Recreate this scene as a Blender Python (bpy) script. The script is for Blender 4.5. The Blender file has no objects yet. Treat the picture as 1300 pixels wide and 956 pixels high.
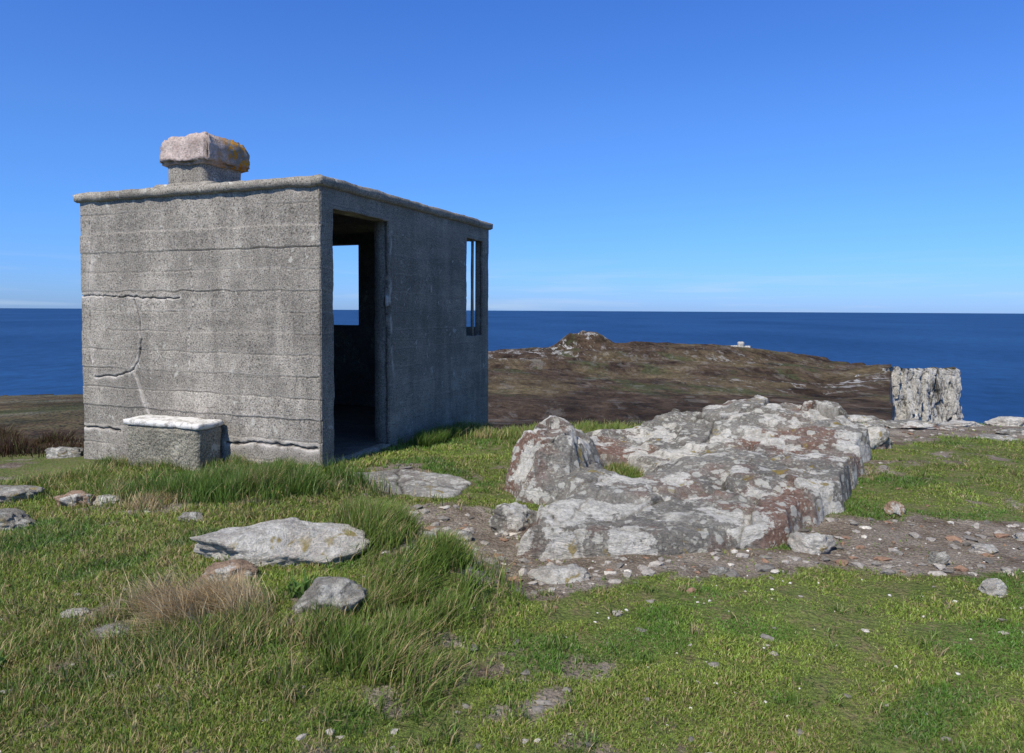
import bpy, bmesh, math, random
import numpy as np
from mathutils import Vector, Matrix, noise as mnoise
random.seed(4); rng=np.random.default_rng(7)
scene=bpy.context.scene
scene.view_settings.view_transform='Standard'; scene.view_settings.look='None'
scene.view_settings.exposure=0; scene.view_settings.gamma=1
col=scene.collection

# ------------------------------------------------------------ numpy noise
def h2(ix,iy,seed):
    ix=ix.astype(np.int64); iy=iy.astype(np.int64)
    h=(ix*374761393+iy*668265263+seed*2147483647)&0xffffffff
    h=((h^(h>>13))*1274126177)&0xffffffff
    h=((h^(h>>16))*2246822519)&0xffffffff
    h=h^(h>>15)
    return (h&0xffffff)/float(0xffffff)
def vn(x,y,seed=0):
    x=np.asarray(x,float); y=np.asarray(y,float)
    ix=np.floor(x); iy=np.floor(y); fx=x-ix; fy=y-iy
    fx=fx*fx*(3-2*fx); fy=fy*fy*(3-2*fy)
    a=h2(ix,iy,seed); b=h2(ix+1,iy,seed); c=h2(ix,iy+1,seed); d=h2(ix+1,iy+1,seed)
    return ((a*(1-fx)+b*fx)*(1-fy)+(c*(1-fx)+d*fx)*fy)*2-1
def fbm(x,y,o=4,seed=0):
    s=0;a=.5
    for i in range(o):
        s=s+a*vn(x+17.3*i,y-9.1*i,seed+i); x=x*2.03;y=y*2.03;a*=.5
    return s
def worley(x,y,seed=0):
    ix=np.floor(x); iy=np.floor(y)
    f1=np.full(x.shape,9.);f2=np.full(x.shape,9.);dx1=np.zeros(x.shape);dy1=np.zeros(x.shape);r1=np.zeros(x.shape);r2=np.zeros(x.shape);r3=np.zeros(x.shape)
    for i in (-1,0,1):
        for j in (-1,0,1):
            cx=ix+i;cy=iy+j
            px=cx+h2(cx,cy,seed);py=cy+h2(cx,cy,seed+5)
            dx=x-px;dy=y-py;d=np.sqrt(dx*dx+dy*dy)
            n=d<f1
            f2=np.where(n,f1,np.minimum(f2,d))
            f1=np.where(n,d,f1);dx1=np.where(n,dx,dx1);dy1=np.where(n,dy,dy1)
            r1=np.where(n,h2(cx,cy,seed+11),r1);r2=np.where(n,h2(cx,cy,seed+12),r2);r3=np.where(n,h2(cx,cy,seed+13),r3)
    return f1,f2,dx1,dy1,r1,r2,r3
def ss(t): t=np.clip(t,0,1); return t*t*(3-2*t)
def ga(a,b): return np.exp(-(a*a+b*b))
def sdf(x,y,poly):
    d=np.full(x.shape,1e9); ins=np.zeros(x.shape,bool); n=len(poly)
    for i in range(n):
        ax,ay=poly[i];bx,by=poly[(i+1)%n]
        ex,ey=bx-ax,by-ay
        t=np.clip(((x-ax)*ex+(y-ay)*ey)/(ex*ex+ey*ey),0,1)
        d=np.minimum(d,np.hypot(x-ax-t*ex,y-ay-t*ey))
        c=((ay>y)!=(by>y))&(x<(bx-ax)*(y-ay)/((by-ay) if by!=ay else 1e-9)+ax)
        ins^=c
    return np.where(ins,d,-d)
def segd(x,y,ax,ay,bx,by):
    ex,ey=bx-ax,by-ay
    t=np.clip(((x-ax)*ex+(y-ay)*ey)/(ex*ex+ey*ey),0,1)
    return np.hypot(x-ax-t*ex,y-ay-t*ey)

# ------------------------------------------------------------ mesh helpers
def mesh_np(name,V,F,mat,smooth=True,attrs=None,colattr=None):
    me=bpy.data.meshes.new(name)
    me.vertices.add(len(V)); me.vertices.foreach_set('co',np.asarray(V,np.float32).ravel())
    if not isinstance(F,list): F=[F]
    li=np.concatenate([f.ravel() for f in F]).astype(np.int32)
    tot=np.concatenate([np.full(len(f),f.shape[1]) for f in F]).astype(np.int32)
    st=np.concatenate([[0],np.cumsum(tot)[:-1]]).astype(np.int32)
    me.loops.add(len(li)); me.loops.foreach_set('vertex_index',li)
    me.polygons.add(len(tot)); me.polygons.foreach_set('loop_start',st); me.polygons.foreach_set('loop_total',tot)
    me.polygons.foreach_set('use_smooth',np.full(len(tot),smooth))
    me.update(calc_edges=True)
    if attrs:
        for k,a in attrs.items():
            at=me.attributes.new(k,'FLOAT','POINT'); at.data.foreach_set('value',np.asarray(a,np.float32).ravel())
    if colattr is not None:
        at=me.attributes.new('tint','FLOAT_COLOR','POINT')
        c=np.concatenate([colattr,np.ones((len(colattr),1))],1).astype(np.float32); at.data.foreach_set('color',c.ravel())
    me.materials.append(mat)
    ob=bpy.data.objects.new(name,me); col.objects.link(ob); return ob
def gridF(nu,nv,mask=None,flip=False):
    i=np.arange(nu-1)[:,None]*nv+np.arange(nv-1)[None,:]
    F=np.stack([i,i+nv,i+nv+1,i+1],-1).reshape(-1,4)
    if flip: F=F[:,::-1]
    if mask is not None: F=F[mask.ravel()]
    return F
def empty(name,loc=(0,0,0)):
    e=bpy.data.objects.new(name,None); e.location=loc; col.objects.link(e); return e

# ------------------------------------------------------------ node helper
class NT:
    def __init__(s,name):
        s.m=bpy.data.materials.new(name); s.m.use_nodes=True; s.t=s.m.node_tree; s.t.nodes.clear()
        s.out=s.n('ShaderNodeOutputMaterial'); s.co=s.n('ShaderNodeTexCoord')
    def n(s,t,**k):
        x=s.t.nodes.new(t)
        for a,b in k.items(): setattr(x,a,b)
        return x
    def l(s,a,b): s.t.links.new(a,b)
    def setin(s,sock,v):
        if hasattr(v,'links'): s.l(v,sock)
        else:
            if isinstance(v,tuple) and len(v)==3 and sock.type=='RGBA': v=v+(1,)
            sock.default_value=v
    def noise(s,scale,detail=4,rough=.6,dist=0,vec=None,stretch=None,which='Object'):
        x=s.n('ShaderNodeTexNoise'); x.inputs['Scale'].default_value=scale; x.inputs['Detail'].default_value=detail
        x.inputs['Roughness'].default_value=rough; x.inputs['Distortion'].default_value=dist
        v=vec or s.co.outputs[which]
        if stretch:
            m=s.n('ShaderNodeMapping'); m.inputs['Scale'].default_value=stretch; s.l(v,m.inputs[0]); v=m.outputs[0]
        s.l(v,x.inputs['Vector']); return x.outputs['Fac']
    def vor(s,scale,feature='F1',out='Distance',warp=.6):
        x=s.n('ShaderNodeTexVoronoi',feature=feature); x.inputs['Scale'].default_value=scale
        v=s.co.outputs['Object']
        nn=s.n('ShaderNodeTexNoise'); nn.inputs['Scale'].default_value=scale*1.5; nn.inputs['Detail'].default_value=3; s.l(v,nn.inputs['Vector'])
        mx=s.n('ShaderNodeVectorMath',operation='SCALE'); s.l(nn.outputs['Color'],mx.inputs[0]); mx.inputs[3].default_value=warp/scale
        ad=s.n('ShaderNodeVectorMath',operation='ADD'); s.l(v,ad.inputs[0]); s.l(mx.outputs[0],ad.inputs[1]); v=ad.outputs[0]
        s.l(v,x.inputs['Vector']); return x.outputs[out]
    def ramp(s,v,*st):
        r=s.n('ShaderNodeValToRGB'); e=r.color_ramp.elements
        while len(e)<len(st): e.new(.5)
        for q,(p,c) in zip(e,st):
            q.position=p; q.color=(c,c,c,1) if not isinstance(c,tuple) else c+(1,)
        s.l(v,r.inputs[0]); return r.outputs[0]
    def mix(s,f,a,b,mode='MIX'):
        x=s.n('ShaderNodeMix',data_type='RGBA',blend_type=mode)
        s.setin(x.inputs[0],f); s.setin(x.inputs[6],a); s.setin(x.inputs[7],b); return x.outputs[2]
    def math(s,op,a,b=0.):
        x=s.n('ShaderNodeMath',operation=op); s.setin(x.inputs[0],a); s.setin(x.inputs[1],b); return x.outputs[0]
    def attr(s,name,out='Fac'):
        x=s.n('ShaderNodeAttribute',attribute_name=name); return x.outputs[out]
    def bump(s,h,dist,strength=1,normal=None):
        x=s.n('ShaderNodeBump'); x.inputs['Strength'].default_value=strength; x.inputs['Distance'].default_value=dist
        s.l(h,x.inputs['Height'])
        if normal is not None: s.l(normal,x.inputs['Normal'])
        return x.outputs[0]
    def fin(s,colr,rough=.9,spec=.2,normal=None):
        p=s.n('ShaderNodeBsdfPrincipled'); s.setin(p.inputs['Base Color'],colr); s.setin(p.inputs['Roughness'],rough)
        p.inputs['Specular IOR Level'].default_value=spec
        if normal is not None: s.l(normal,p.inputs['Normal'])
        s.l(p.outputs[0],s.out.inputs[0]); return s.m

# ------------------------------------------------------------ materials
def concrete(name,base=(.385,.345,.285),dark=.58,lich=.7,useattr=False,pebble=False):
    t=NT(name)
    big=t.noise(1.1,5,.65); med=t.noise(5,5,.7); fine=t.noise(80,3,.8)
    c=t.mix(t.ramp(big,(.38,0),(.62,1)),tuple(b*.74 for b in base),tuple(b*1.2 for b in base))
    c=t.mix(t.ramp(med,(.35,.6),(.6,0)),c,tuple(b*dark for b in base))
    streak=t.noise(5,4,.6,stretch=(1,1,.12))
    c=t.mix(t.ramp(streak,(.52,0),(.70,.5)),c,tuple(b*.45 for b in base))
    band=t.noise(2.2,5,.7,stretch=(.35,.35,3.2))
    c=t.mix(t.ramp(band,(.5,0),(.68,.5)),c,tuple(b*.5 for b in base))
    lst=t.noise(3.3,4,.65,stretch=(1,1,.2))
    c=t.mix(t.ramp(lst,(.56,0),(.72,.5)),c,tuple(b*1.5 for b in base))
    f2=t.ramp(fine,(.34,.48),(.5,.95),(.66,1.55))
    c=t.mix(1.0,c,f2,'MULTIPLY')
    pits=t.ramp(t.noise(52,2,.5),(.34,1),(.39,0))
    c=t.mix(t.math('MULTIPLY',pits,.65),c,(.06,.052,.045))
    gr=t.ramp(t.noise(65,2,.5,stretch=(1.3,1,1.1)),(.64,0),(.7,1))
    c=t.mix(t.math('MULTIPLY',gr,.5),c,(.60,.56,.49))
    l=t.math('MULTIPLY',t.ramp(t.noise(8,3,.6,.4),(.62,0),(.66,1)),t.ramp(t.noise(1.7,2,.5),(.48,0),(.58,1)))
    c=t.mix(t.math('MULTIPLY',l,lich),c,(.60,.57,.48))
    if useattr:
        c=t.mix(t.attr('pale'),c,(.66,.60,.52)); c=t.mix(t.attr('dark'),c,(.025,.022,.018))
    h=t.math('ADD',t.math('MULTIPLY',fine,.7),t.math('MULTIPLY',med,1.2))
    h=t.math('SUBTRACT',h,t.math('MULTIPLY',pits,.6))
    if pebble: h=t.math('SUBTRACT',h,t.vor(28))
    return t.fin(c,.95,.1,t.bump(h,.012 if not pebble else .02,.7))
M_conc=concrete('weathered_concrete',useattr=True)
M_concs=concrete('weathered_concrete_painted_shade',base=(.285,.25,.20),useattr=True,lich=.5)  # darker copy of the front concrete: the door wall's shade put into the colour
M_conc2=concrete('weathered_concrete_plain',base=(.33,.295,.24))
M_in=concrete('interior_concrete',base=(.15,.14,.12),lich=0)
M_peb=concrete('pebbled_concrete',base=(.30,.275,.21),pebble=True)

def mat_cap():
    t=NT('pink_lichened_cap')
    c=t.mix(t.ramp(t.noise(9,5,.7),(.35,0),(.65,1)),(.42,.32,.27),(.66,.54,.47))
    c=t.mix(t.ramp(t.noise(40,4,.8),(.4,.7),(.5,0)),c,(.24,.2,.17))
    sx=t.n('ShaderNodeSeparateXYZ'); t.l(t.co.outputs['Object'],sx.inputs[0])
    zone=t.ramp(t.math('ADD',sx.outputs[0],t.math('MULTIPLY',t.noise(7,3,.6),.35)),(.0,0),(.20,1))
    c=t.mix(t.math('MULTIPLY',zone,t.ramp(t.noise(3,3,.6),(.3,0),(.5,.75))),c,(.17,.155,.12))
    o=t.math('MULTIPLY',zone,t.ramp(t.noise(14,3,.6,.3),(.46,0),(.52,1)))
    c=t.mix(o,c,(.55,.25,.03))
    return t.fin(c,.95,.1,t.bump(t.noise(45,4,.8),.02,.9))
M_cap=mat_cap()
def mat_white():
    t=NT('old_white_paint')
    c=t.mix(t.ramp(t.noise(14,5,.75),(.40,0),(.52,1)),(.33,.30,.25),(.70,.67,.61))
    return t.fin(c,.9,.2,t.bump(t.noise(60,4,.8),.01,.7))
M_white=mat_white()

def rock(name,base=(.2,.19,.165),lich=.6,rust=.3,lichs=1.0,strong=1.0,lo=.45,bumpd=.07):
    t=NT(name)
    c=t.mix(t.ramp(t.noise(2.2,6,.7),(.3,0),(.7,1)),tuple(b*.6 for b in base),tuple(b*1.3 for b in base))
    c=t.mix(t.math('MULTIPLY',t.ramp(t.noise(.8,5,.65,.3),(.50,0),(.60,1)),rust),c,(.27,.135,.09))
    f=t.ramp(t.noise(40,5,.8),(.3,lo),(.5,1.),(.7,1.5)); c=t.mix(1.0,c,f,'MULTIPLY')
    e=.25*(lich-.5)
    b3=t.ramp(t.math('ADD',t.vor(26*lichs,warp=1.0),t.math('MULTIPLY',t.noise(90,3,.7),.4)),(.46,1),(.52,0))
    z3=t.ramp(t.noise(3.1,4,.65),(.47-e,0),(.56-e,.85))
    b2=t.ramp(t.math('ADD',t.vor(9*lichs,warp=.7),t.math('MULTIPLY',t.noise(45,4,.7),.45)),(.52,1),(.56,0))
    z2=t.ramp(t.noise(1.7,5,.65),(.44-e,0),(.48-e,1))
    b1=t.ramp(t.math('ADD',t.vor(2.8*lichs,warp=1.3),t.math('MULTIPLY',t.noise(13,6,.8),.8)),(.74+e*.4,1),(.78+e*.4,0))
    z1=t.ramp(t.noise(.8,5,.65),(.48-e,0),(.52-e,1))
    lc=t.mix(t.ramp(t.noise(24,5,.8),(.34,0),(.56,1)),(.46,.43,.35),(.86,.81,.71))
    c=t.mix(t.math('MULTIPLY',b3,z3),c,(.54,.52,.43))
    c=t.mix(t.math('MULTIPLY',b2,t.math('MULTIPLY',z2,.9)),c,(.66,.63,.54))
    c=t.mix(t.math('MULTIPLY',b1,t.math('MULTIPLY',z1,.95*strong)),c,lc)
    og=t.math('MULTIPLY',t.ramp(t.noise(8,3,.5,.4),(.62,0),(.66,1)),t.ramp(t.noise(1.9,2,.5),(.50,0),(.58,.8)))
    c=t.mix(og,c,(.36,.26,.05))
    cr_=t.ramp(t.noise(3.5,7,.75,1.2),(.485,0),(.5,1),(.515,0)); c=t.mix(t.math('MULTIPLY',cr_,.35),c,(.06,.052,.045))
    c=t.mix(t.attr('dark'),c,(.045,.038,.03))
    h=t.math('ADD',t.noise(14,9,.8),t.math('MULTIPLY',t.noise(4,7,.75,.5,stretch=(1,1,2.5)),1.5))
    return t.fin(c,.92,.15,t.bump(h,bumpd,.9))
M_rock=rock('lichened_quartzite',(.31,.285,.24),.95,.75)
M_rockw=rock('pale_quartzite',(.66,.60,.51),1.2,.08,1.6,lo=.6)
M_rockd=rock('grey_stone',(.38,.35,.295),.6,.15,1.6,.7)
M_rocko=rock('ochre_stone',(.50,.34,.23),.5,.5,2)

def mat_ground():
    t=NT('turf_and_grit')
    n1=t.noise(.9,5,.65); n2=t.noise(11,6,.75); n3=t.noise(60,4,.8)
    g=t.mix(t.ramp(n1,(.35,0),(.65,1)),(.095,.125,.03),(.15,.18,.05))
    g=t.mix(t.ramp(n2,(.47,0),(.64,.9)),g,(.21,.165,.09))
    g=t.mix(1.0,g,t.ramp(n3,(.3,.4),(.7,1.5)),'MULTIPLY')
    d=t.mix(t.ramp(t.noise(3,5,.7),(.35,0),(.65,1)),(.12,.088,.06),(.29,.245,.195))
    d=t.mix(1.0,d,t.ramp(t.noise(80,4,.85),(.3,.3),(.5,1),(.7,1.8)),'MULTIPLY')
    v=t.vor(38); d=t.mix(t.ramp(v,(.1,.5),(.3,0)),d,(.38,.35,.30))
    m=t.ramp(t.math('ADD',t.attr('dirt'),t.math('MULTIPLY',t.math('SUBTRACT',n2,.5),.9)),(.4,0),(.6,1))
    c=t.mix(m,g,d)
    return t.fin(c,1,.1,t.bump(t.math('SUBTRACT',t.math('ADD',n2,t.math('MULTIPLY',n3,.5)),t.math('MULTIPLY',v,.6)),.03,.9))
M_ground=mat_ground()
def mat_blade():
    t=NT('grass_blades')
    c=t.attr('tint','Color')
    d=t.n('ShaderNodeBsdfDiffuse'); t.l(c,d.inputs[0]); tr=t.n('ShaderNodeBsdfTranslucent'); t.l(c,tr.inputs[0])
    gl=t.n('ShaderNodeBsdfGlossy'); gl.inputs['Roughness'].default_value=.45; gl.inputs[0].default_value=(.85,.85,.75,1)
    m=t.n('ShaderNodeMixShader'); m.inputs[0].default_value=.35; t.l(d.outputs[0],m.inputs[1]); t.l(tr.outputs[0],m.inputs[2])
    m2=t.n('ShaderNodeMixShader'); m2.inputs[0].default_value=.02; t.l(m.outputs[0],m2.inputs[1]); t.l(gl.outputs[0],m2.inputs[2])
    t.l(m2.outputs[0],t.out.inputs[0]); return t.m
M_blade=mat_blade()
def mat_stone_tint():
    t=NT('stone_chips'); c=t.mix(1.0,t.attr('tint','Color'),t.ramp(t.noise(60,4,.8),(.3,.5),(.7,1.4)),'MULTIPLY')
    return t.fin(c,.9,.15,t.bump(t.noise(120,3,.8),.006,.7))
M_chip=mat_stone_tint()
def mat_moor():
    t=NT('heather_moor')
    n1=t.noise(.012,6,.65,.4,stretch=(1,.5,1)); n2=t.noise(.05,6,.7,stretch=(1,.4,1)); n3=t.noise(.3,5,.8,stretch=(1,.5,1))
    c=t.mix(t.ramp(n2,(.38,0),(.60,1)),(.028,.019,.013),(.090,.062,.041))
    c=t.mix(t.ramp(n1,(.48,0),(.60,.75)),c,(.145,.112,.062))
    c=t.mix(t.ramp(t.noise(.02,5,.7,stretch=(1,.35,1)),(.54,0),(.62,.75)),c,(.062,.072,.032))
    c=t.mix(1.0,c,t.ramp(n3,(.3,.35),(.7,1.6)),'MULTIPLY')
    sc=t.math('MULTIPLY',t.ramp(t.noise(.09,6,.8,.3,stretch=(1,.3,1)),(.53,0),(.59,1)),t.attr('stony'))
    c=t.mix(sc,c,(.38,.36,.33))
    ge=t.n('ShaderNodeNewGeometry'); sx=t.n('ShaderNodeSeparateXYZ'); t.l(ge.outputs['Normal'],sx.inputs[0])
    c=t.mix(t.ramp(sx.outputs[2],(.45,1),(.7,0)),c,(.2,.185,.16))
    return t.fin(c,1,.05,t.bump(t.math('ADD',n3,n2),2.5,.8))
M_moor=mat_moor()
def mat_cliff():
    t=NT('cliff_quartzite')
    n=t.noise(.10,7,.75,.8,stretch=(1,1,.45)); c=t.mix(t.ramp(n,(.40,0),(.50,1)),(.11,.10,.085),(.64,.60,.52))
    n4=t.noise(.4,6,.8,.3,stretch=(1,1,.5)); c=t.mix(1.0,c,t.ramp(n4,(.38,.15),(.47,1.05),(.7,1.4)),'MULTIPLY')
    ge=t.n('ShaderNodeNewGeometry'); sx=t.n('ShaderNodeSeparateXYZ'); t.l(ge.outputs['Normal'],sx.inputs[0])
    c=t.mix(t.ramp(sx.outputs[2],(.6,0),(.78,1)),c,(.12,.10,.05))
    return t.fin(c,1,.1,t.bump(t.math('ADD',n,n4),4,.9))
M_cliff=mat_cliff()
def mat_sea():
    t=NT('atlantic_sea')
    n1=t.noise(.0006,5,.6,which='Object',stretch=(1,.5,1)); n2=t.noise(.02,6,.75,stretch=(1,.6,1))
    c=t.mix(t.ramp(n1,(.35,0),(.65,1)),(.008,.040,.120),(.015,.062,.168))
    c=t.mix(1.0,c,t.ramp(n2,(.3,.65),(.7,1.35)),'MULTIPLY')
    return t.fin(c,.6,.12,t.bump(n2,2,.5))
M_sea=mat_sea()

# ------------------------------------------------------------ layout
CX,CY=-1.78,6.70                     # near corner of the hut
R=(.371,.9286); L=(-.9286,.371)      # along the door wall / along the front wall
def loc(x,y):
    dx,dy=x-CX,y-CY
    return dx*R[0]+dy*R[1], dx*L[0]+dy*L[1]   # b,a
OUT=[(.15,4.5),(.6,4.35),(1.1,4.42),(1.8,4.5),(2.2,4.95),(2.55,5.4),(3.0,6.1),(3.4,6.8),(3.65,7.7),(3.3,8.4),(1.9,8.4),(1.0,7.6),(.3,6.95),(-.02,6.3),(.0,5.5),(.35,5.2),(.05,4.95)]
LB=[(.0,5.5),(.5,5.35),(.8,5.8),(.88,6.4),(.55,6.85),(.15,6.7),(-.03,6.2)]
SLAB=[(-1.5,6.4),(-1.05,6.55),(-.5,6.35),(-.28,6.05),(-.42,5.55),(-.75,5.5),(-1.1,5.7)]
def ground(x,y):
    b,a=loc(x,y)
    nearhut=np.exp(-((np.maximum(0,-a-.0)+np.maximum(0,-b))/.9)**2)*(b>-2)*(a>-2)
    z=(.05*fbm(x*.7,y*.7,3,3)+.025*fbm(x*3,y*3,3,9))*(1-.8*nearhut)-.035*nearhut
    z=z-.055*np.maximum(0,-x-2.0)
    z=z+.09*ga((x+1.35)/.75,(y-3.85)/.6)+.06*ga((x+1.0)/.5,(y-3.1)/.5)
    rd=segd(x,y,-1.0,4.5,-.25,3.7); z=z+.13*np.exp(-(rd/.25)**2)
    z=z-.06*ga((x-.05)/.5,(y-4.5)/.7)
    z=z+.05*ga((x-4.5)/1.5,(y-7)/1.2)
    yc=10.2+.5*fbm(x*.4,x*0+2,2,21)+.04*x
    t=(y-yc)/.6
    z=z-.6*.5*np.log1p(np.exp(np.clip(t,-30,30)))
    return z
def outcrop(x,y):
    wx=x+.15*fbm(x*2,y*2,4,31)*1.3; wy=y+.15*fbm(x*2+9,y*2,4,32)*1.3
    d=sdf(wx,wy,OUT)
    m=.05+.082*(y-4.4)+.13*ga((x-2.9)/.75,(y-7.5)/.7)-.20*ga((x-1.1)/.7,(y-7.3)/.8)-.26*ga((x-1.0)/.2,(y-6.3)/.55)+.08*ga((x-1.9)/.8,(y-5.7)/.5)-.10*ga((x-1.35)/.5,(y-6.5)/.35)-.06*ga((x-2.7)/.35,(y-6.3)/.3)
    ca,sa=math.cos(.5),math.sin(.5)
    u=(wx*ca+wy*sa)*.8; v=(-wx*sa+wy*ca)*1.3
    f1,f2,dx,dy,r1,r2,r3=worley(u,v,41)
    m=m+(r1-.5)*.11+dx*(r2-.5)*.16+dy*(r3-.35)*.12
    bed=.075; q=m/bed+.9*fbm(x*1.3,y*1.3,4,36)+.3*x; fl=np.floor(q); fr=q-fl
    m=m+.5*bed*((fl+ss(fr/.2))-q)
    led=np.exp(-((fr-.05)/.04)**2)
    ck=np.exp(-((f2-f1)/.013)); m=m-.05*ck
    g1,g2,ex,ey,q1,q2,q3=worley(u*3.1+3+.3*fbm(x*6,y*6,3,48),v*2.6,43)
    cz=np.clip(.25+2*fbm(x*1.8,y*1.8,3,49),0,1)
    m=m+((q1-.5)*.04+ex*(q2-.5)*.06+ey*(q3-.4)*.04)*(.3+.7*cz)
    ck2=np.exp(-((g2-g1)/.025))*cz; m=m-.014*ck2
    k1,k2,kx,ky,s1,s2,s3=worley(u*9+1,v*6,47)
    m=m+((s1-.5)*.014+kx*(s2-.5)*.02)*(.3+.7*cz)+.026*fbm(x*7,y*7,5,44)
    z=-.15+(m+.15)*ss(d/.09)
    dl=sdf(wx,wy,LB)
    top=.47+.10*(y-6)-.25*(x-.4)*(x>.4)+(r1-.5)*.12+(q1-.5)*.13+ex*(q2-.5)*.2+.05*fbm(x*5,y*5,5,45)-.03*ck2+(s1-.5)*.03
    zl=-.15+(top+.15)*ss(dl/.22+.22*fbm(x*4,y*4,4,46)+(q3-.5)*.3)
    z=np.maximum(z,np.where(dl>-.05,zl,-.3))
    dk=np.clip(ck*.7+ck2*.5+led*.3*np.clip(.5+2*fbm(x*4,y*4,2,37),0,1),0,1)
    return z,dk,d
def dirtmask(x,y):
    n=.5*fbm(x*2.2,y*2.2,4,51)+.3*fbm(x*7,y*7,3,52)
    def el(cx,cy,rx,ry): return 1-np.hypot((x-cx)/rx,(y-cy)/ry)
    m=el(-.02,4.45,.75,.72)
    m=np.maximum(m,(.25-segd(x,y,.2,4.3,1.9,4.25))/.25*.45)
    m=np.maximum(m,el(3.1,4.5,1.6,.5)*.85)
    m=np.maximum(m,el(6.0,9.0,2.6,.9)); m=np.maximum(m,el(4.2,8.5,.9,.7)*.9)
    m=np.maximum(m,el(-1.1,6.2,.5,.5)*.7); m=np.maximum(m,el(1.4,7.9,.6,.4))
    m=np.maximum(m,el(-.5,5.2,.4,.25)*.7)
    m=np.maximum(m,.0-.9*np.abs(fbm(x*.8,y*1.1,4,53)+.2)-.06)
    return np.clip(.5+ (m+n*.8)*1.5,0,1)*(m>-.9)

# ------------------------------------------------------------ near ground
xs=np.concatenate([np.linspace(-16,-6,120,endpoint=False),np.linspace(-6,7,470,endpoint=False),np.linspace(7,18,120)])
ys=np.concatenate([np.linspace(-6,1.8,60,endpoint=False),np.linspace(1.8,11.5,400,endpoint=False),np.linspace(11.5,17.5,60)])
X,Y=np.meshgrid(xs,ys,indexing='ij')
Z=ground(X,Y)
mesh_np('ground',np.stack([X,Y,Z],-1).reshape(-1,3),gridF(len(xs),len(ys)),M_ground,attrs={'dirt':dirtmask(X,Y)})

# ------------------------------------------------------------ outcrop
xs=np.linspace(-.3,4.0,520);ys=np.linspace(4.0,8.8,540)
X,Y=np.meshgrid(xs,ys,indexing='ij'); Z,DK,D=outcrop(X,Y)
mesh_np('rock_outcrop',np.stack([X,Y,Z],-1).reshape(-1,3),gridF(len(xs),len(ys)),M_rock,attrs={'dark':DK})

# ------------------------------------------------------------ paving slab by the door
xs=np.linspace(-1.65,-.15,130);ys=np.linspace(5.35,6.7,120)
X,Y=np.meshgrid(xs,ys,indexing='ij'); d=sdf(X+.08*fbm(X*4,Y*4,3,61),Y+.08*fbm(X*4,Y*4+7,3,62),SLAB)
gz=ground(X,Y)
crk=np.exp(-(np.abs(X+.93+.08*fbm(Y*3,X*0,3,63)+.2*(Y-6))/.012))
Z=np.where(d>-.03,gz+.025+.012*fbm(X*5,Y*5,4,64)-.02*crk-.12*(1-ss(d/.05)),gz-.1)
rr=np.abs(np.hypot(X+.78,Y-5.95)-.12); Z=Z-.012*np.exp(-(rr/.015)**2)
mesh_np('paving_slab',np.stack([X,Y,Z],-1).reshape(-1,3),gridF(130,120),M_rockd,attrs={'dark':np.clip(crk+.4*np.exp(-(rr/.014)**2),0,1)})

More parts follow.
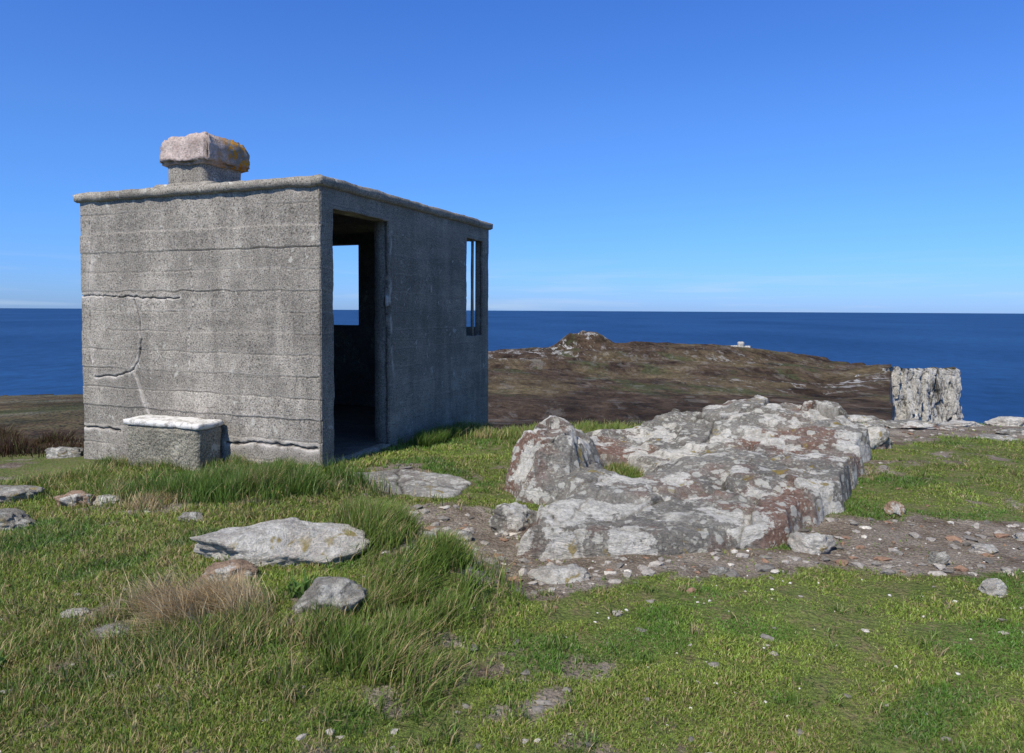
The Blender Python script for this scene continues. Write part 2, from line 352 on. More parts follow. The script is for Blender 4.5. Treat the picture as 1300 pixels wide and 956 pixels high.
# ------------------------------------------------------------ hut
hut=empty('concrete_lookout_hut',(CX,CY,0)); hut.rotation_euler=(0,0,math.atan2(R[1],R[0]))
def skin(name,Ls,z0,z1,holes,axis,off,flip,cracks=(),courses=True,seed=0,res=.0085,rough=1.0,mat=None):
    ns=int(Ls/res);nz=int((z1-z0)/res)
    s=np.linspace(0,Ls,ns);z=np.linspace(z0,z1,nz)
    S,Zz=np.meshgrid(s,z,indexing='ij')
    d=.006*fbm(S*2.5,Zz*2.5,4,seed)+.004*fbm(S*14,Zz*14,3,seed+1)
    pale=np.zeros(S.shape);dark=np.zeros(S.shape)
    if courses:
        zz=Zz+.005*fbm(S*1.2,Zz*0+3,3,seed+3)
        k=np.floor(zz/.205); f=zz/.205-k
        e=np.minimum(f,1-f)*.205
        st=np.clip(.55+1.5*fbm(S*1.3,k*3.7,3,seed+4),0,1)*rough
        d=d+(h2(k,k*0,seed+5)-.5)*.014*rough-.010*np.exp(-(e/.006)**2)*st
        dark=np.maximum(dark,.6*np.exp(-(e/.0055)**2)*st)
        dark=np.maximum(dark,(.02+.15*h2(k,k*0,seed+15))*rough)
        e2=np.abs(f*.205-.014); pale=np.maximum(pale,.32*np.exp(-(e2/.008)**2)*st)
        off_=.45*h2(k,k*0,seed+16); sj=(S+off_)/.62; fj=np.abs(sj-np.round(sj))*.62
        dj=np.exp(-(fj/.005)**2)*np.clip(.1+2.2*fbm(np.round(sj)*5.1,k*2.3,2,seed+17),0,.7)*rough
        dark=np.maximum(dark,.5*dj); d=d-.005*dj
    for pl,w in cracks:
        ws=S+.02*fbm(S*9,Zz*9,3,seed+7)+.01*fbm(S*30,Zz*30,2,seed+8); wz=Zz+.02*fbm(S*9+5,Zz*9,3,seed+9)+.01*fbm(S*30,Zz*30+4,2,seed+6)
        dd=np.full(S.shape,9.)
        for (a,b),(c,e2) in zip(pl[:-1],pl[1:]): dd=np.minimum(dd,segd(ws,wz,a,b,c,e2))
        br=np.clip(1.3+1.2*fbm(S*5,Zz*5,2,seed+13),.0,1)
        d=d-.03*np.exp(-(dd/w)**2)*br
        dark=np.maximum(dark,np.exp(-(dd/w)**2)*br)
        pale=np.maximum(pale,.95*np.exp(-(dd/(w*3.8))**2)*np.clip(.7+2*fbm(S*8,Zz*8,3,seed+10),0,1))
    if seed==100:
        q=np.exp(-((S-2.98-.05*fbm(Zz*3,S*0,3,141))/.06)**2)*ss((Zz-1.1)/.8)*np.clip(.4+2.2*fbm(S*7,Zz*2.2,4,140),0,1); pale=np.maximum(pale,.7*q)
    we=.012*fbm(S*6,Zz*6,3,seed+11)*1.6; wf=.012*fbm(S*6+4,Zz*6,3,seed+12)*1.6
    edge=np.minimum(np.minimum(S,Ls-S)/.05,1)
    d=d-.012*(1-edge)**2
    mask=np.ones((ns-1,nz-1),bool)
    sc=(s[:-1]+s[1:])/2; zc=(z[:-1]+z[1:])/2; SC,ZC=np.meshgrid(sc,zc,indexing='ij')
    for (a,b,c,e2) in holes: mask&=~((SC>a)&(SC<b)&(ZC>c)&(ZC<e2))
    S2=S+we*edge; Z2=Zz+wf*np.minimum((z1-Zz)/.05,1)
    if axis=='y': V=np.stack([off-d*(1 if flip else -1),S2,Z2],-1)
    else: V=np.stack([S2,off-d*(1 if not flip else -1),Z2],-1)
    ob=mesh_np(name,V.reshape(-1,3),gridF(ns,nz,mask,flip),mat or M_conc,attrs={'pale':pale,'dark':dark})
    m=ob.modifiers.new('thick','SOLIDIFY'); m.thickness=.045; m.offset=-1
    ob.parent=hut; return ob
cr=[([(3.16,1.60),(2.6,1.585),(1.72,1.575)],.006),
    ([(2.36,1.56),(2.30,1.35),(2.27,1.15),(2.29,.97),(2.38,.82),(2.6,.75),(2.95,.72)],.0075),
    ([(2.40,.82),(2.27,.57),(2.2,.36)],.005),
    ([(1.15,.12),(.7,.16),(.05,.15)],.012),
    ([(3.16,.17),(2.6,.15)],.010),
    ([(3.02,2.5),(3.0,2.1),(3.04,1.6),(2.98,.9)],.004),
    ([(1.6,2.0),(1.55,1.6),(1.62,1.2),(1.6,.8)],.0025)]
skin('front_wall_face',3.16,-.45,2.62,[],'y',0,True,cr,seed=100)
door=(.20,1.21,-.6,2.42); win=(3.15,3.69,1.11,2.42)
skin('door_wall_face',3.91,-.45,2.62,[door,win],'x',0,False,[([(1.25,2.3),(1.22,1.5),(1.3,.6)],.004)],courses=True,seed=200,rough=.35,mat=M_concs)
def box(name,x0,x1,y0,y1,z0,z1,mat,amp=0,cut=.06,chip=None,parent=hut,taper=0):
    bm=bmesh.new(); bmesh.ops.create_cube(bm,size=1)
    sz=Vector((x1-x0,y1-y0,z1-z0)); c=Vector(((x0+x1)/2,(y0+y1)/2,(z0+z1)/2))
    for v in bm.verts: v.co=Vector((v.co.x*sz.x,v.co.y*sz.y,v.co.z*sz.z))
    if amp>0:
        for ax in range(3):
            n=max(1,int(sz[ax]/cut)); nv=Vector((0,0,0)); nv[ax]=1
            for i in range(1,n):
                p=Vector((0,0,0)); p[ax]=-sz[ax]/2+sz[ax]*i/n
                bmesh.ops.bisect_plane(bm,geom=bm.verts[:]+bm.edges[:]+bm.faces[:],plane_co=p,plane_no=nv)
        chip=chip if chip is not None else amp*1.6
        for v in bm.verts:
            p=v.co+c
            e=[abs(abs(v.co[i])-sz[i]/2)<1e-4 for i in range(3)]
            nv=mnoise.noise_vector(p*5)*amp+mnoise.noise_vector(p*17)*amp*.5
            if sum(e)>=2:
                k=chip*(.5+.9*max(0,mnoise.noise(p*9)+.4))
                for i in range(3):
                    if e[i]: v.co[i]-=math.copysign(k,v.co[i])
            if taper:
                q=max(0,v.co.z/(sz.z/2)); f=1-taper*q*q; v.co.x*=f; v.co.y*=f
            v.co+=nv
    me=bpy.data.meshes.new(name); bm.to_mesh(me); bm.free(); me.materials.append(mat)
    if amp>0: me.polygons.foreach_set('use_smooth',[True]*len(me.polygons))
    ob=bpy.data.objects.new(name,me); ob.location=c; col.objects.link(ob); ob.parent=parent; return ob
zb,zt=-.45,2.63
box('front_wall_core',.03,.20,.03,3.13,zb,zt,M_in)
box('lintel',.205,1.215,.03,.20,2.425,zt,M_conc2)
box('pier_between_door_and_window',1.215,3.145,.03,.205,zb,zt,M_conc2,.006,.1)
box('window_apron',3.145,3.695,.03,.2,zb,1.105,M_conc2)
box('window_head',3.145,3.695,.03,.2,2.425,zt,M_conc2)
box('corner_pier',3.695,3.90,.03,.12,zb,zt,M_conc2)
box('window_mullion',3.40,3.43,.015,.055,1.1,2.43,M_conc2,.002,.2)
box('sea_wall_sill',3.71,3.9,.12,3.15,zb,1.22,M_conc2)
box('sea_wall_head',3.71,3.9,.12,3.15,2.45,zt,M_conc2)
box('sea_pier_b',3.713,3.897,1.72,2.07,1.21,2.46,M_conc2)
box('sea_pier_c',3.713,3.897,2.88,3.15,1.21,2.46,M_conc2)
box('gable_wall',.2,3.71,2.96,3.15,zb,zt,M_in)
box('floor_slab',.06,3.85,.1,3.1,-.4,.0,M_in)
box('door_sill',.22,1.2,-.03,.12,-.3,.008,M_conc2,.01,.06)
box('roof_slab',-.045,3.97,-.05,3.23,2.605,2.705,M_conc2,.010,.04,.013)
box('chimney_upstand',.02,.72,1.33,2.15,2.68,2.745,M_conc2,.014,.04,.02)
box('chimney_neck',.08,.60,1.45,1.98,2.7,2.99,M_conc2,.012,.04,.015)
box('chimney_cap',.03,.66,1.38,2.03,2.93,3.235,M_cap,.026,.03,.045,taper=.16)
bench=empty('concrete_bench',(CX,CY,0)); bench.rotation_euler=hut.rotation_euler
box('base_block',-.35,-.03,1.16,2.10,-.35,.315,M_peb,.012,.03,.015,bench)
box('painted_seat',-.375,-.02,1.13,2.12,.305,.365,M_white,.010,.03,.014,bench)

# ------------------------------------------------------------ loose rocks
def stone(name,x,y,sx,sy,sz,mat,seed,rot=0,sink=.3,tilt=(0,0)):
    rs=np.random.default_rng(seed)
    bm=bmesh.new(); bmesh.ops.create_icosphere(bm,subdivisions=5,radius=1)
    P=rs.normal(size=(22,3)); P/=np.linalg.norm(P,axis=1)[:,None]; D=rs.uniform(.68,1.0,22)
    P=np.vstack([P,[[.15,.2,.95],[-.2,0.1,.95]]]); D=np.append(D,[.75,.78])
    V=np.array([v.co[:] for v in bm.verts])
    dt=V@P.T; r=np.where(dt>.05,D/np.maximum(dt,.05),9).min(1)
    r=np.minimum(r,1.25)
    for v,rr,p in zip(bm.verts,r,V):
        q=Vector(p*rr)
        o=mnoise.fractal(q*1.8+Vector((seed,0,0)),.7,2.,6)*.16
        v.co=Vector((q.x*sx,q.y*sy,q.z*sz))*(1+o)
    me=bpy.data.meshes.new(name); bm.to_mesh(me); bm.free(); me.materials.append(mat)
    me.polygons.foreach_set('use_smooth',[True]*len(me.polygons))
    ob=bpy.data.objects.new(name,me); gz=float(ground(np.array([x]),np.array([y]))[0])
    ob.location=(x,y,gz+sz*(.75-sink*1.5)); ob.rotation_euler=(tilt[0],tilt[1],rot); col.objects.link(ob); return ob
stone('pale_boulder',-1.33,4.02,.50,.25,.16,M_rockw,1,.12,.3,(.06,-.07))
stone('grey_boulder',-.84,3.32,.16,.12,.13,M_rockd,2,.5,.3)
stone('ochre_boulder',-1.45,3.65,.17,.10,.07,M_rocko,3,.2,.3)
stone('ochre_boulder',-3.42,5.62,.15,.11,.10,M_rocko,4,.2)
stone('pale_boulder',-3.2,5.65,.1,.08,.06,M_rockw,24,.2)
stone('flat_concrete_lump',-4.35,5.85,.42,.2,.11,M_rockd,5,.1,.2)
stone('flat_concrete_lump',-3.7,5.05,.34,.16,.11,M_rockd,6,-.1,.2)
stone('grey_boulder',-5.1,8.1,.18,.14,.1,M_rockd,7)
stone('grey_boulder',-2.25,5.0,.09,.06,.05,M_rockd,8)
stone('pale_boulder',.27,4.02,.15,.11,.06,M_rockw,9,.3)
stone('pale_boulder',1.88,4.42,.12,.1,.1,M_rockw,10)
stone('grey_boulder',.02,5.0,.2,.13,.15,M_rock,11,.4)
stone('pale_boulder',-.55,4.6,.11,.07,.04,M_rockw,12)
stone('grey_boulder',-.33,4.68,.08,.06,.05,M_rockd,13)
stone('grey_boulder',1.18,4.03,.06,.04,.03,M_rockd,14)
stone('ochre_boulder',2.75,5.1,.08,.07,.08,M_rocko,15)
stone('pale_boulder',2.55,3.75,.09,.06,.06,M_rockw,16,.6)
stone('grey_boulder',2.5,4.15,.05,.05,.07,M_rockd,17)
stone('pale_boulder',3.35,4.6,.1,.06,.04,M_rockw,18)
stone('pale_boulder',2.9,4.35,.08,.06,.04,M_rockw,19)
stone('grey_boulder',3.75,7.5,.24,.2,.2,M_rock,20)
stone('grey_boulder',4.05,8.4,.35,.3,.14,M_rock,21)
stone('flat_rock_shelf',5.1,9.2,.5,.3,.07,M_rock,22)
stone('flat_rock_shelf',6.9,9.9,.4,.22,.12,M_rockw,23)
stone('flat_rock_shelf',6.3,8.7,.4,.2,.05,M_rock,26)
stone('flat_rock_shelf',4.9,10.2,.45,.3,.14,M_rock,27)
stone('flat_rock_shelf',6.0,9.6,.35,.2,.07,M_rockw,31,.4)
stone('flat_rock_shelf',5.6,8.3,.25,.16,.04,M_rockd,32,.4)
stone('pale_boulder',1.0,7.9,.3,.2,.15,M_rock,28)
stone('pale_boulder',-3.1,3.9,.07,.05,.04,M_rocko,29)
stone('grey_boulder',-1.7,3.05,.09,.06,.05,M_rockd,30)
stone('pale_boulder',-2.05,3.35,.06,.04,.03,M_rockw,33)
stone('grey_boulder',-2.7,3.5,.07,.05,.04,M_rockd,34)

# ------------------------------------------------------------ gravel / pebbles
bm=bmesh.new(); bmesh.ops.create_icosphere(bm,subdivisions=1,radius=1); IV=np.array([v.co[:] for v in bm.verts]); IF=np.array([[v.index for v in f.verts] for f in bm.faces]); bm.free()
nI=len(IV)
def chips(name,x,y,size,cols,flat=.5):
    n=len(x); z=ground(x,y)
    V=IV[None]*(1+rng.uniform(-.35,.35,(n,nI,1)))
    sc=size[:,None]*np.stack([rng.uniform(.8,1.5,n),rng.uniform(.6,1.1,n),rng.uniform(.3,.8,n)*flat*1.5],1)
    V=V*sc[:,None,:]; a=rng.uniform(0,6.28,n); ca,sa=np.cos(a)[:,None],np.sin(a)[:,None]
    V=np.stack([V[...,0]*ca-V[...,1]*sa+x[:,None],V[...,0]*sa+V[...,1]*ca+y[:,None],V[...,2]+z[:,None]+.2*sc[:,2:3]],-1)
    F=(IF[None]+np.arange(n)[:,None,None]*nI).reshape(-1,3)
    return mesh_np(name,V.reshape(-1,3),F,M_chip,False,colattr=np.repeat(cols,nI,0))
def polar(n,u0,u1,r0,r1):
    u=rng.uniform(u0,u1,n); r=np.exp(rng.uniform(math.log(r0),math.log(r1),n)); return np.sin(u)*r,np.cos(u)*r
x,y=polar(70000,-.85,.85,2.2,12); dm=dirtmask(x,y)*((y>3.55)|(x<-3)); oz,_,_=outcrop(x,y)
k=(rng.random(len(x))<np.where(dm>.55,.30,np.where(x<.3,.008,.004)))&(oz<ground(x,y)+.02)&(sdf(x,y,SLAB)<0)
lb,la=loc(x,y); k&=~((lb>-.05)&(lb<4)&(la>-.03)&(la<3.3))
x,y,dm=x[k],y[k],dm[k]; n=len(x); s=.004+.04*rng.random(n)**5; s=np.where(dm<.55,.010+.020*rng.random(n)**2,s); g=rng.uniform(.12,.40,n)
cols=np.stack([g*1.08,g*.97,g*.83],1); w=rng.random(n)<.06; cols[w]=[.55,.50,.42]; w=rng.random(n)<.15; cols[w]=[.26,.16,.105]
chips('gravel',x,y,s,cols)
x=rng.uniform(.4,4.2,190); y=rng.uniform(2.5,4.6,190)
chips('white_pebbles',x,y,rng.uniform(.004,.010,190),np.tile([[.66,.62,.55]],(190,1)),.8)

# ------------------------------------------------------------ grass
def blades(name,x,y,h,w,cols,lean,bend=None,z=None):
    n=len(x); z=ground(x,y)-.004 if z is None else z
    a=rng.uniform(0,6.283,n); sx,sy=np.cos(a)*w,np.sin(a)*w
    la=rng.uniform(0,6.283,n); lm=h*rng.uniform(.1,1,n)*lean
    lx,ly=np.cos(la)*lm,np.sin(la)*lm
    if bend is not None: lx=lx+bend[0]*h; ly=ly+bend[1]*h
    L2=np.sqrt(np.maximum(.15,1-(lx*lx+ly*ly)/(h*h)*.6))
    b=np.stack([x,y,z],1); sd=np.stack([sx,sy,0*sx],1); ln=np.stack([lx,ly,0*lx],1); up=np.stack([0*h,0*h,h*L2],1)
    V=np.stack([b-sd,b+sd,b+ln*.3+up*.55-sd*.75,b+ln*.3+up*.55+sd*.75,b+ln+up],1)
    i=np.arange(n)[:,None]*5
    Q=i+np.array([[0,1,3,2]]);T=i+np.array([[2,3,4]])
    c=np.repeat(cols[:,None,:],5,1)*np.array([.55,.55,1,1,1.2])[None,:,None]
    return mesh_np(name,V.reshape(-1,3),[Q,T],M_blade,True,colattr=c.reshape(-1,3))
def inhut(x,y,m=.0):
    b,a=loc(x,y); return (b>-m)&(b<3.95)&(a>-m)&(a<3.2)
def benchin(x,y):
    b,a=loc(x,y); return (b>-.36)&(b<0)&(a>1.14)&(a<2.12)
def clear(x,y):
    oz,_,_=outcrop(x,y)
    return (oz<ground(x,y)+.01)&(sdf(x,y,SLAB)<-.0)&~inhut(x,y)&~benchin(x,y)
def gcol(n,base,var=.25,dry=None,dp=None):
    c=np.array(base)[None]*(1+rng.uniform(-var,var,(n,1)))*(1+rng.uniform(-.08,.08,(n,3)))
    if dp is not None: m=rng.random(n)<dp; c[m]=np.array(dry)*(1+rng.uniform(-.25,.25,(m.sum(),1)))
    return c
def patch(x,y): return ss((fbm(x*1.3+5,y*2.0,4,74)-.02)/.2)
x,y=polar(800000,-.95,.95,1.7,13)
dm=dirtmask(x,y)+.15*fbm(x*12,y*12,2,70)
k=(rng.random(len(x))>ss((dm-.35)/.3)*.97)&clear(x,y); x,y=x[k],y[k]
bare=fbm(x*2.6,y*2.6,4,77); k=rng.random(len(x))<np.clip(1.15-2.0*np.maximum(0,bare-.15),.2,1); x,y=x[k],y[k]; n=len(x)
v=fbm(x*.9,y*.9,4,71); v2=fbm(x*4,y*4,3,72)
left=ss((-x-.2)/1.5)
h=(.009+.010*rng.random(n))*(1+1.6*v2+1.0*left)*(.7+.12*y); h=np.maximum(h,.006)
c=gcol(n,(.235,.300,.055),.3,(.44,.34,.17),np.clip(.11+.28*v2+.16*left-.2*v,0.02,.6))
c*= (1+.45*v[:,None]); c=c*(1-.42*patch(x,y)[:,None]*np.array([[1.25,.70,.9]]))
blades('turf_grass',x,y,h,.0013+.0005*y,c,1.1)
tx,ty=polar(2600,-.85,.85,1.9,10); keep=rng.random(2600)<np.where(tx<.3,.95,.35); tx,ty=tx[keep],ty[keep]
m=22; x=np.repeat(tx,m)+rng.normal(size=len(tx)*m)*.022; y=np.repeat(ty,m)+rng.normal(size=len(tx)*m)*.022
th=np.repeat(rng.uniform(.02,.065,len(tx)),m); td=np.repeat(rng.random(len(tx))<.2,m)
k=clear(x,y)&(dirtmask(x,y)<.75); x,y,th,td=x[k],y[k],th[k],td[k]; n=len(x)
c=gcol(n,(.16,.24,.045),.3,(.44,.34,.18),np.where(td,.8,.12))
blades('grass_tufts',x,y,th*rng.uniform(.6,1.2,n),.0012+.0004*y,c,1.0)
def tall(name,fx,n,h0,h1,w,base,dry,dp,lean,bend):
    x,y=fx(n); k=clear(x,y); x,y=x[k],y[k]; n=len(x)
    cl=vn(x*6,y*6,80); k=rng.random(n)<np.clip(.6+cl*1.1,.05,1); x,y,cl=x[k],y[k],cl[k]; n=len(x)
    h=rng.uniform(h0,h1,n)*(1+.35*cl)
    c=gcol(n,base,.35,dry,np.clip(dp+.2*vn(x*3,y*3,81),0,1))
    bx=bend[0]+.3*vn(x*4,y*4,82); by=bend[1]+.3*vn(x*4,y*4,83)
    blades(name,x,y,h,w*rng.uniform(.6,1.2,n),c,lean,(bx,by))
def ell(cx,cy,rx,ry): return lambda n: (cx+rx*rng.normal(size=n)*.5,cy+ry*rng.normal(size=n)*.5)
def strip(b0,b1,a0,a1):
    def f(n):
        b=rng.uniform(b0,b1,n);a=rng.uniform(a0,a1,n); return CX+b*R[0]+a*L[0],CY+b*R[1]+a*L[1]
    return f
def seg(ax,ay,bx,by,w):
    def f(n):
        t=rng.random(n); return ax+(bx-ax)*t+rng.normal(size=n)*w,ay+(by-ay)*t+rng.normal(size=n)*w
    return f
G=(.16,.23,.045);DG=(.105,.175,.032);DRY=(.46,.355,.18)
tall('tall_grass',ell(-2.1,5.85,.95,.42),25000,.07,.20,.0033,DG,DRY,.16,.7,(.1,.0))
tall('tall_grass',strip(-.4,-.02,.25,3.3),11000,.05,.14,.0035,DG,DRY,.15,.6,(0,-.05))
tall('tall_grass',strip(-.3,-.02,-.1,.3),1500,.03,.08,.0035,DG,DRY,.15,.6,(0,-.05))
tall('tall_grass',strip(1.35,4.0,-.42,-.01),16000,.06,.17,.0035,DG,DRY,.12,.6,(.15,-.1))
tall('tall_grass',seg(-1.0,4.5,-.25,3.7,.11),20000,.06,.17,.003,G,DRY,.18,.6,(.35,-.1))
tall('tall_grass',ell(-.55,3.15,.34,.5),15000,.05,.14,.0025,G,DRY,.28,.7,(.3,-.15))
tall('tall_grass',ell(-1.3,3.1,.9,.35),12000,.03,.09,.0024,G,DRY,.4,.8,(.1,-.1))
tall('dry_grass_tussock',ell(-1.45,3.25,.26,.15),7500,.08,.18,.0022,(.44,.33,.18),(.56,.44,.26),.6,.9,(-.2,-.3))
tall('dry_grass_tussock',ell(-2.75,5.5,.22,.16),1800,.06,.12,.003,(.42,.31,.17),(.5,.4,.24),.5,.9,(0,-.1))
tall('tall_grass',ell(-3.6,4.4,1.7,.9),16000,.02,.07,.003,G,DRY,.3,.8,(.1,0))
tall('tall_grass',ell(-4.6,6.6,1.6,.9),20000,.04,.12,.0035,G,DRY,.28,.8,(.1,0))
tall('tall_grass',ell(-2.2,2.6,1.2,.5),12000,.02,.06,.0022,G,DRY,.38,.8,(.1,0))
tall('tall_grass',ell(.3,9.0,1.5,1.0),14000,.04,.12,.004,(.2,.26,.055),DRY,.18,.8,(.1,0))
tall('tall_grass',ell(1.0,6.6,.22,.3),1500,.03,.08,.003,G,DRY,.3,.8,(.1,0))
x,y=ell(-6.6,9.0,2.2,.6)(24000); k=~inhut(x,y,.4); x,y=x[k],y[k]; n=len(x)
hb=np.clip(.5+vn(x*2,y*2,90),.25,1.4)
blades('heather_bank',x,y,rng.uniform(.14,.34,n)*hb,.005,gcol(n,(.085,.048,.03),.4,(.13,.13,.045),np.full(n,.2)),.8)
n=26; x=-1.0+rng.normal(size=n)*.03; y=3.42+rng.normal(size=n)*.03
blades('dock_plant',x,y,rng.uniform(.07,.14,n),.011,gcol(n,(.13,.22,.05)),1.0)
x=-2.1+rng.normal(size=n)*.05; y=2.85+rng.normal(size=n)*.04
blades('dock_plant',x,y,rng.uniform(.05,.1,n),.010,gcol(n,(.13,.22,.05)),1.1)

# ------------------------------------------------------------ moor headland (metres, sea 190 m below)
us=np.linspace(-1.6,1.6,900); rows=np.concatenate([np.geomspace(11.5,140,70,endpoint=False),np.linspace(140,1150,330)])
kY=[11.5,16,60,150,300,500,700,850,1000,1150]
cu=[-1.6,-.60,-.27,-.033,.055,.098,.164,.31,.438,.526,.75,1.6]
T=[[-1.7,-2.4,-7.5,-18,-40,-60,-70,-80,-90,-100],
   [-1.7,-2.4,-7.0,-17,-40,-60,-70,-80,-90,-100],
   [-1.7,-2.4,-8.0,-20,-34,-42,-50,-56,-60,-70],
   [-1.7,-2.4,-8.5,-21,-32,-40.7,-46,-48.8,-56,-66],
   [-1.7,-2.4,-8.5,-21,-33,-41.5,-45.5,-42.4,-55,-66],
   [-1.7,-2.4,-8.5,-21.3,-33.7,-43,-45.5,-36.5,-50,-62],
   [-1.7,-2.4,-8.5,-21.3,-34.5,-44.5,-46,-38,-48,-60],
   [-1.7,-2.4,-8.5,-21.3,-35.3,-45.5,-46,-39.3,-50,-62],
   [-1.7,-2.4,-8.5,-21.3,-36.5,-48.5,-51.4,-56,-66,-78],
   [-1.7,-2.4,-8.5,-21.5,-35,-37.5,-52,-66,-80,-90],
   [-1.7,-2.4,-8.5,-22,-38,-44,-60,-80,-90,-99],
   [-1.7,-2.4,-8.5,-22,-38,-44,-60,-80,-90,-99]]
T=np.array(T)
Zr=np.stack([np.interp(rows,kY,t) for t in T],0)
Zg=np.stack([np.interp(us,cu,Zr[:,j]) for j in range(len(rows))],1)
U,YY=np.meshgrid(us,rows,indexing='ij'); XX=U*YY
for _ in range(6):
    Zg[:,1:-1]=(Zg[:,:-2]+2*Zg[:,1:-1]+Zg[:,2:])/4
    Zg[1:-1]=(Zg[:-2]+2*Zg[1:-1]+Zg[2:])/4
Zg=Zg+fbm(XX*.012,YY*.02,5,95)*np.clip(YY*.012,0,6)+fbm(XX*.07,YY*.1,4,96)*np.clip(YY*.003,0,2)
kx,ky=.0985*850,850
kn=np.clip(1-np.hypot((XX-kx)/37,(YY-ky)/45),0,1); Zg=Zg+12.5*np.minimum(kn*1.8,.85+.15*kn)+kn*7*fbm(XX*.12,YY*.12,4,97)
edge=np.interp(us,[-1.6,-.62,-.5,-.30,-.1,.0,.43,.47,.505,.530,.5335,.56,1.6],[120,115,150,420,850,930,930,800,640,560,50,45,40])[:,None]
edge=edge*(1+.04*fbm(us*30,us*0,3,98)[:,None])
Zg=np.where(YY>edge,-195,Zg)
stony=np.clip(ga((XX-40)/60,(YY-800)/90)+ga((XX-190)/60,(YY-420)/50)+kn*2+.7*ga((XX+30)/60,(YY-650)/60)+ga((XX-230)/50,(YY-700)/60)*.6+.15,0,1)
mesh_np('moorland_headland',np.stack([XX,YY,Zg],-1).reshape(-1,3),gridF(len(us),len(rows)),M_moor,attrs={'stony':stony})
# sea cliff
pts=[(230,455),(249,468),(272,478),(291,488),(308,498),(320,530),(314,575),(285,590),(262,560),(243,500)]
def cr_loop(pts,n):
    out=[];m=len(pts)
    for i in range(m):
        p0,p1,p2,p3=[np.array(pts[(i+q)%m],float) for q in (-1,0,1,2)]
        for k in range(n):
            t=k/n; out.append(.5*((2*p1)+(-p0+p2)*t+(2*p0-5*p1+4*p2-p3)*t*t+(-p0+3*p1-3*p2+p3)*t**3))
    return np.array(out)
ring=cr_loop(pts,60); cen=ring.mean(0); N=len(ring); nz=150
zz=np.linspace(0,1,nz)**1.5; s=np.arange(N)*.75
S,ZZ=np.meshgrid(s,zz,indexing='ij')
tan=np.roll(ring,-1,0)-np.roll(ring,1,0); tan/=np.linalg.norm(tan,axis=1)[:,None]; nrm=np.stack([tan[:,1],-tan[:,0]],1)
ur=ring[:,0]/ring[:,1]
topz=1.47-(71/913)*ring[:,1]+1.5*fbm(s*.06,s*0,5,101)-np.clip((ring[:,1]-510)/20,0,1)*4-5*ss((.528-ur)/.03)
zc=topz[:,None]*(1-ZZ)+(-195)*ZZ
f1,f2,_,_,r1,_,_=worley(S*.13,zc*.03,102)
g1,g2,_,_,q1,_,_=worley(S*.40,zc*.12,105)
dsp=5*fbm(S*.06,zc*.012,4,103)+7*(r1-.5)+2.2*(q1-.5)+1.8*fbm(S*.3,zc*.12,4,104)-3.5*np.exp(-(f2-f1)/.06)-1.2*np.exp(-(g2-g1)/.08)+ZZ*10
dsp*=ss(ZZ*70+.3)
Vc=np.stack([ring[:,0:1]+nrm[:,0:1]*dsp,ring[:,1:2]+nrm[:,1:2]*dsp,zc],-1).reshape(-1,3)
i=np.arange(N)[:,None]*nz+np.arange(nz-1)[None]; j=((np.arange(N)+1)%N)[:,None]*nz+np.arange(nz-1)[None]
Fw=np.stack([i,i+1,j+1,j],-1).reshape(-1,4)
Vc=np.vstack([Vc,[[cen[0],cen[1],-43]]])
Ft=np.stack([np.arange(N)*nz,((np.arange(N)+1)%N)*nz,np.full(N,len(Vc)-1)],-1)
mesh_np('sea_cliff',Vc,[Fw,Ft],M_cliff,False)
# ruined signal tower on the far ridge
M_ruin=concrete('pale_ruin_masonry',base=(.52,.49,.43),lich=.2)
zr=float(np.interp(850,rows,Zg[int(np.argmin(np.abs(us-.318)))])) 
ruin=empty('ruined_signal_tower',(.318*848,848,zr+.5))
box('standing_wall',-3,4,-3,3,-3,8,M_ruin,.6,.9,1.0,ruin); box('broken_wall',4,12,-2,2,-3,3.2,M_ruin,.6,.9,.7,ruin); box('gable_stub',-12,-3,-2,2,-3,3.6,M_ruin,.6,.9,.7,ruin)

# ------------------------------------------------------------ sea
Rr=140000; rad=np.concatenate([[1],np.geomspace(200,Rr,40)]); th=np.linspace(0,2*math.pi,97)
A,B=np.meshgrid(rad,th,indexing='ij')
mesh_np('sea',np.stack([A*np.cos(B),A*np.sin(B),A*0-190],-1).reshape(-1,3),gridF(len(rad),97),M_sea)

# ------------------------------------------------------------ light
el=math.radians(50); az=math.atan2(-.55,-.835)
sd=Vector((math.sin(az)*math.cos(el),math.cos(az)*math.cos(el),math.sin(el)))
sl=bpy.data.lights.new('sun','SUN'); sl.energy=5.0; sl.angle=math.radians(.5); sl.color=(1,.955,.88)
so=bpy.data.objects.new('sun',sl); so.rotation_euler=(-sd).to_track_quat('-Z','Y').to_euler(); so.location=(-10,-10,20); col.objects.link(so)
w=bpy.data.worlds.new('World'); scene.world=w; w.use_nodes=True; nt=w.node_tree; nt.nodes.clear()
sky=nt.nodes.new('ShaderNodeTexSky'); sky.sky_type='NISHITA'; sky.sun_disc=False; sky.sun_elevation=el; sky.sun_rotation=az%(2*math.pi)
sky.altitude=200; sky.air_density=1.0; sky.dust_density=.3; sky.ozone_density=2.5
bg=nt.nodes.new('ShaderNodeBackground'); bg.inputs[1].default_value=.12
out=nt.nodes.new('ShaderNodeOutputWorld')
tc=nt.nodes.new('ShaderNodeTexCoord'); mp=nt.nodes.new('ShaderNodeMapping'); mp.inputs['Scale'].default_value=(3,3,45)
nz_=nt.nodes.new('ShaderNodeTexNoise'); nz_.inputs['Scale'].default_value=1.6; nz_.inputs['Detail'].default_value=6
r1=nt.nodes.new('ShaderNodeValToRGB'); r1.color_ramp.elements[0].position=.50; r1.color_ramp.elements[1].position=.72
sx=nt.nodes.new('ShaderNodeSeparateXYZ'); r2=nt.nodes.new('ShaderNodeValToRGB'); e=r2.color_ramp.elements
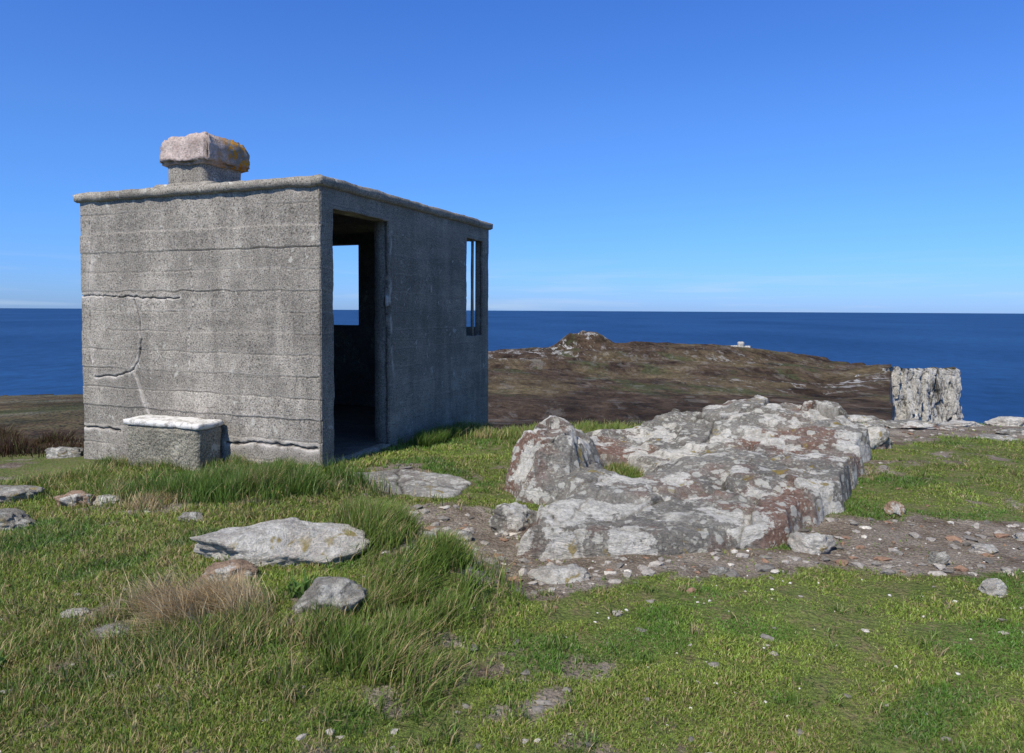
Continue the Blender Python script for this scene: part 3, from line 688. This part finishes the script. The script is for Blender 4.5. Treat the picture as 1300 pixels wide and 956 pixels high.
e[0].position=.0; e[0].color=(.4,.4,.4,1); e[1].position=.075; e[1].color=(0,0,0,1); q=e.new(.03); q.color=(.32,.32,.32,1)
# clean maritime air: pull the horizon haze from yellow towards blue, by elevation (factors /2)
r3=nt.nodes.new('ShaderNodeValToRGB'); e=r3.color_ramp.elements
for _ in range(4): e.new(.5)
for qq,(p,c) in zip(e,[(0,(.18,.31,.69)),(.05,(.18,.33,.69)),(.12,(.195,.365,.68)),(.24,(.225,.40,.71)),(.45,(.195,.40,.80)),(.8,(.48,.50,.50))]):
    qq.position=p; qq.color=c+(1,)
mm=nt.nodes.new('ShaderNodeMath'); mm.operation='MULTIPLY'
m3=nt.nodes.new('ShaderNodeVectorMath'); m3.operation='MULTIPLY'; m4=nt.nodes.new('ShaderNodeVectorMath'); m4.operation='SCALE'; m4.inputs[3].default_value=2.0
mx=nt.nodes.new('ShaderNodeMix'); mx.data_type='RGBA'; mx.inputs[7].default_value=(5.0,6.1,7.5,1)
lk=nt.links.new
lk(tc.outputs['Generated'],mp.inputs[0]); lk(mp.outputs[0],nz_.inputs['Vector']); lk(nz_.outputs['Fac'],r1.inputs[0])
lk(tc.outputs['Generated'],sx.inputs[0]); lk(sx.outputs[2],r2.inputs[0]); lk(sx.outputs[2],r3.inputs[0]); lk(r1.outputs[0],mm.inputs[0]); lk(r2.outputs[0],mm.inputs[1])
lk(sky.outputs[0],m3.inputs[0]); lk(r3.outputs[0],m3.inputs[1]); lk(m3.outputs[0],m4.inputs[0])
lk(mm.outputs[0],mx.inputs[0]); lk(m4.outputs[0],mx.inputs[6]); lk(mx.outputs[2],bg.inputs[0]); lk(bg.outputs[0],out.inputs[0])

# ------------------------------------------------------------ camera
cam=bpy.data.cameras.new('camera'); co=bpy.data.objects.new('camera',cam); col.objects.link(co)
co.location=(0,0,1.47); co.rotation_euler=(math.radians(90-2.5),math.radians(-.3),0)
cam.sensor_width=36; cam.sensor_fit='HORIZONTAL'; cam.lens=25.3; cam.shift_y=-.0346; cam.clip_start=.1; cam.clip_end=300000
scene.camera=co
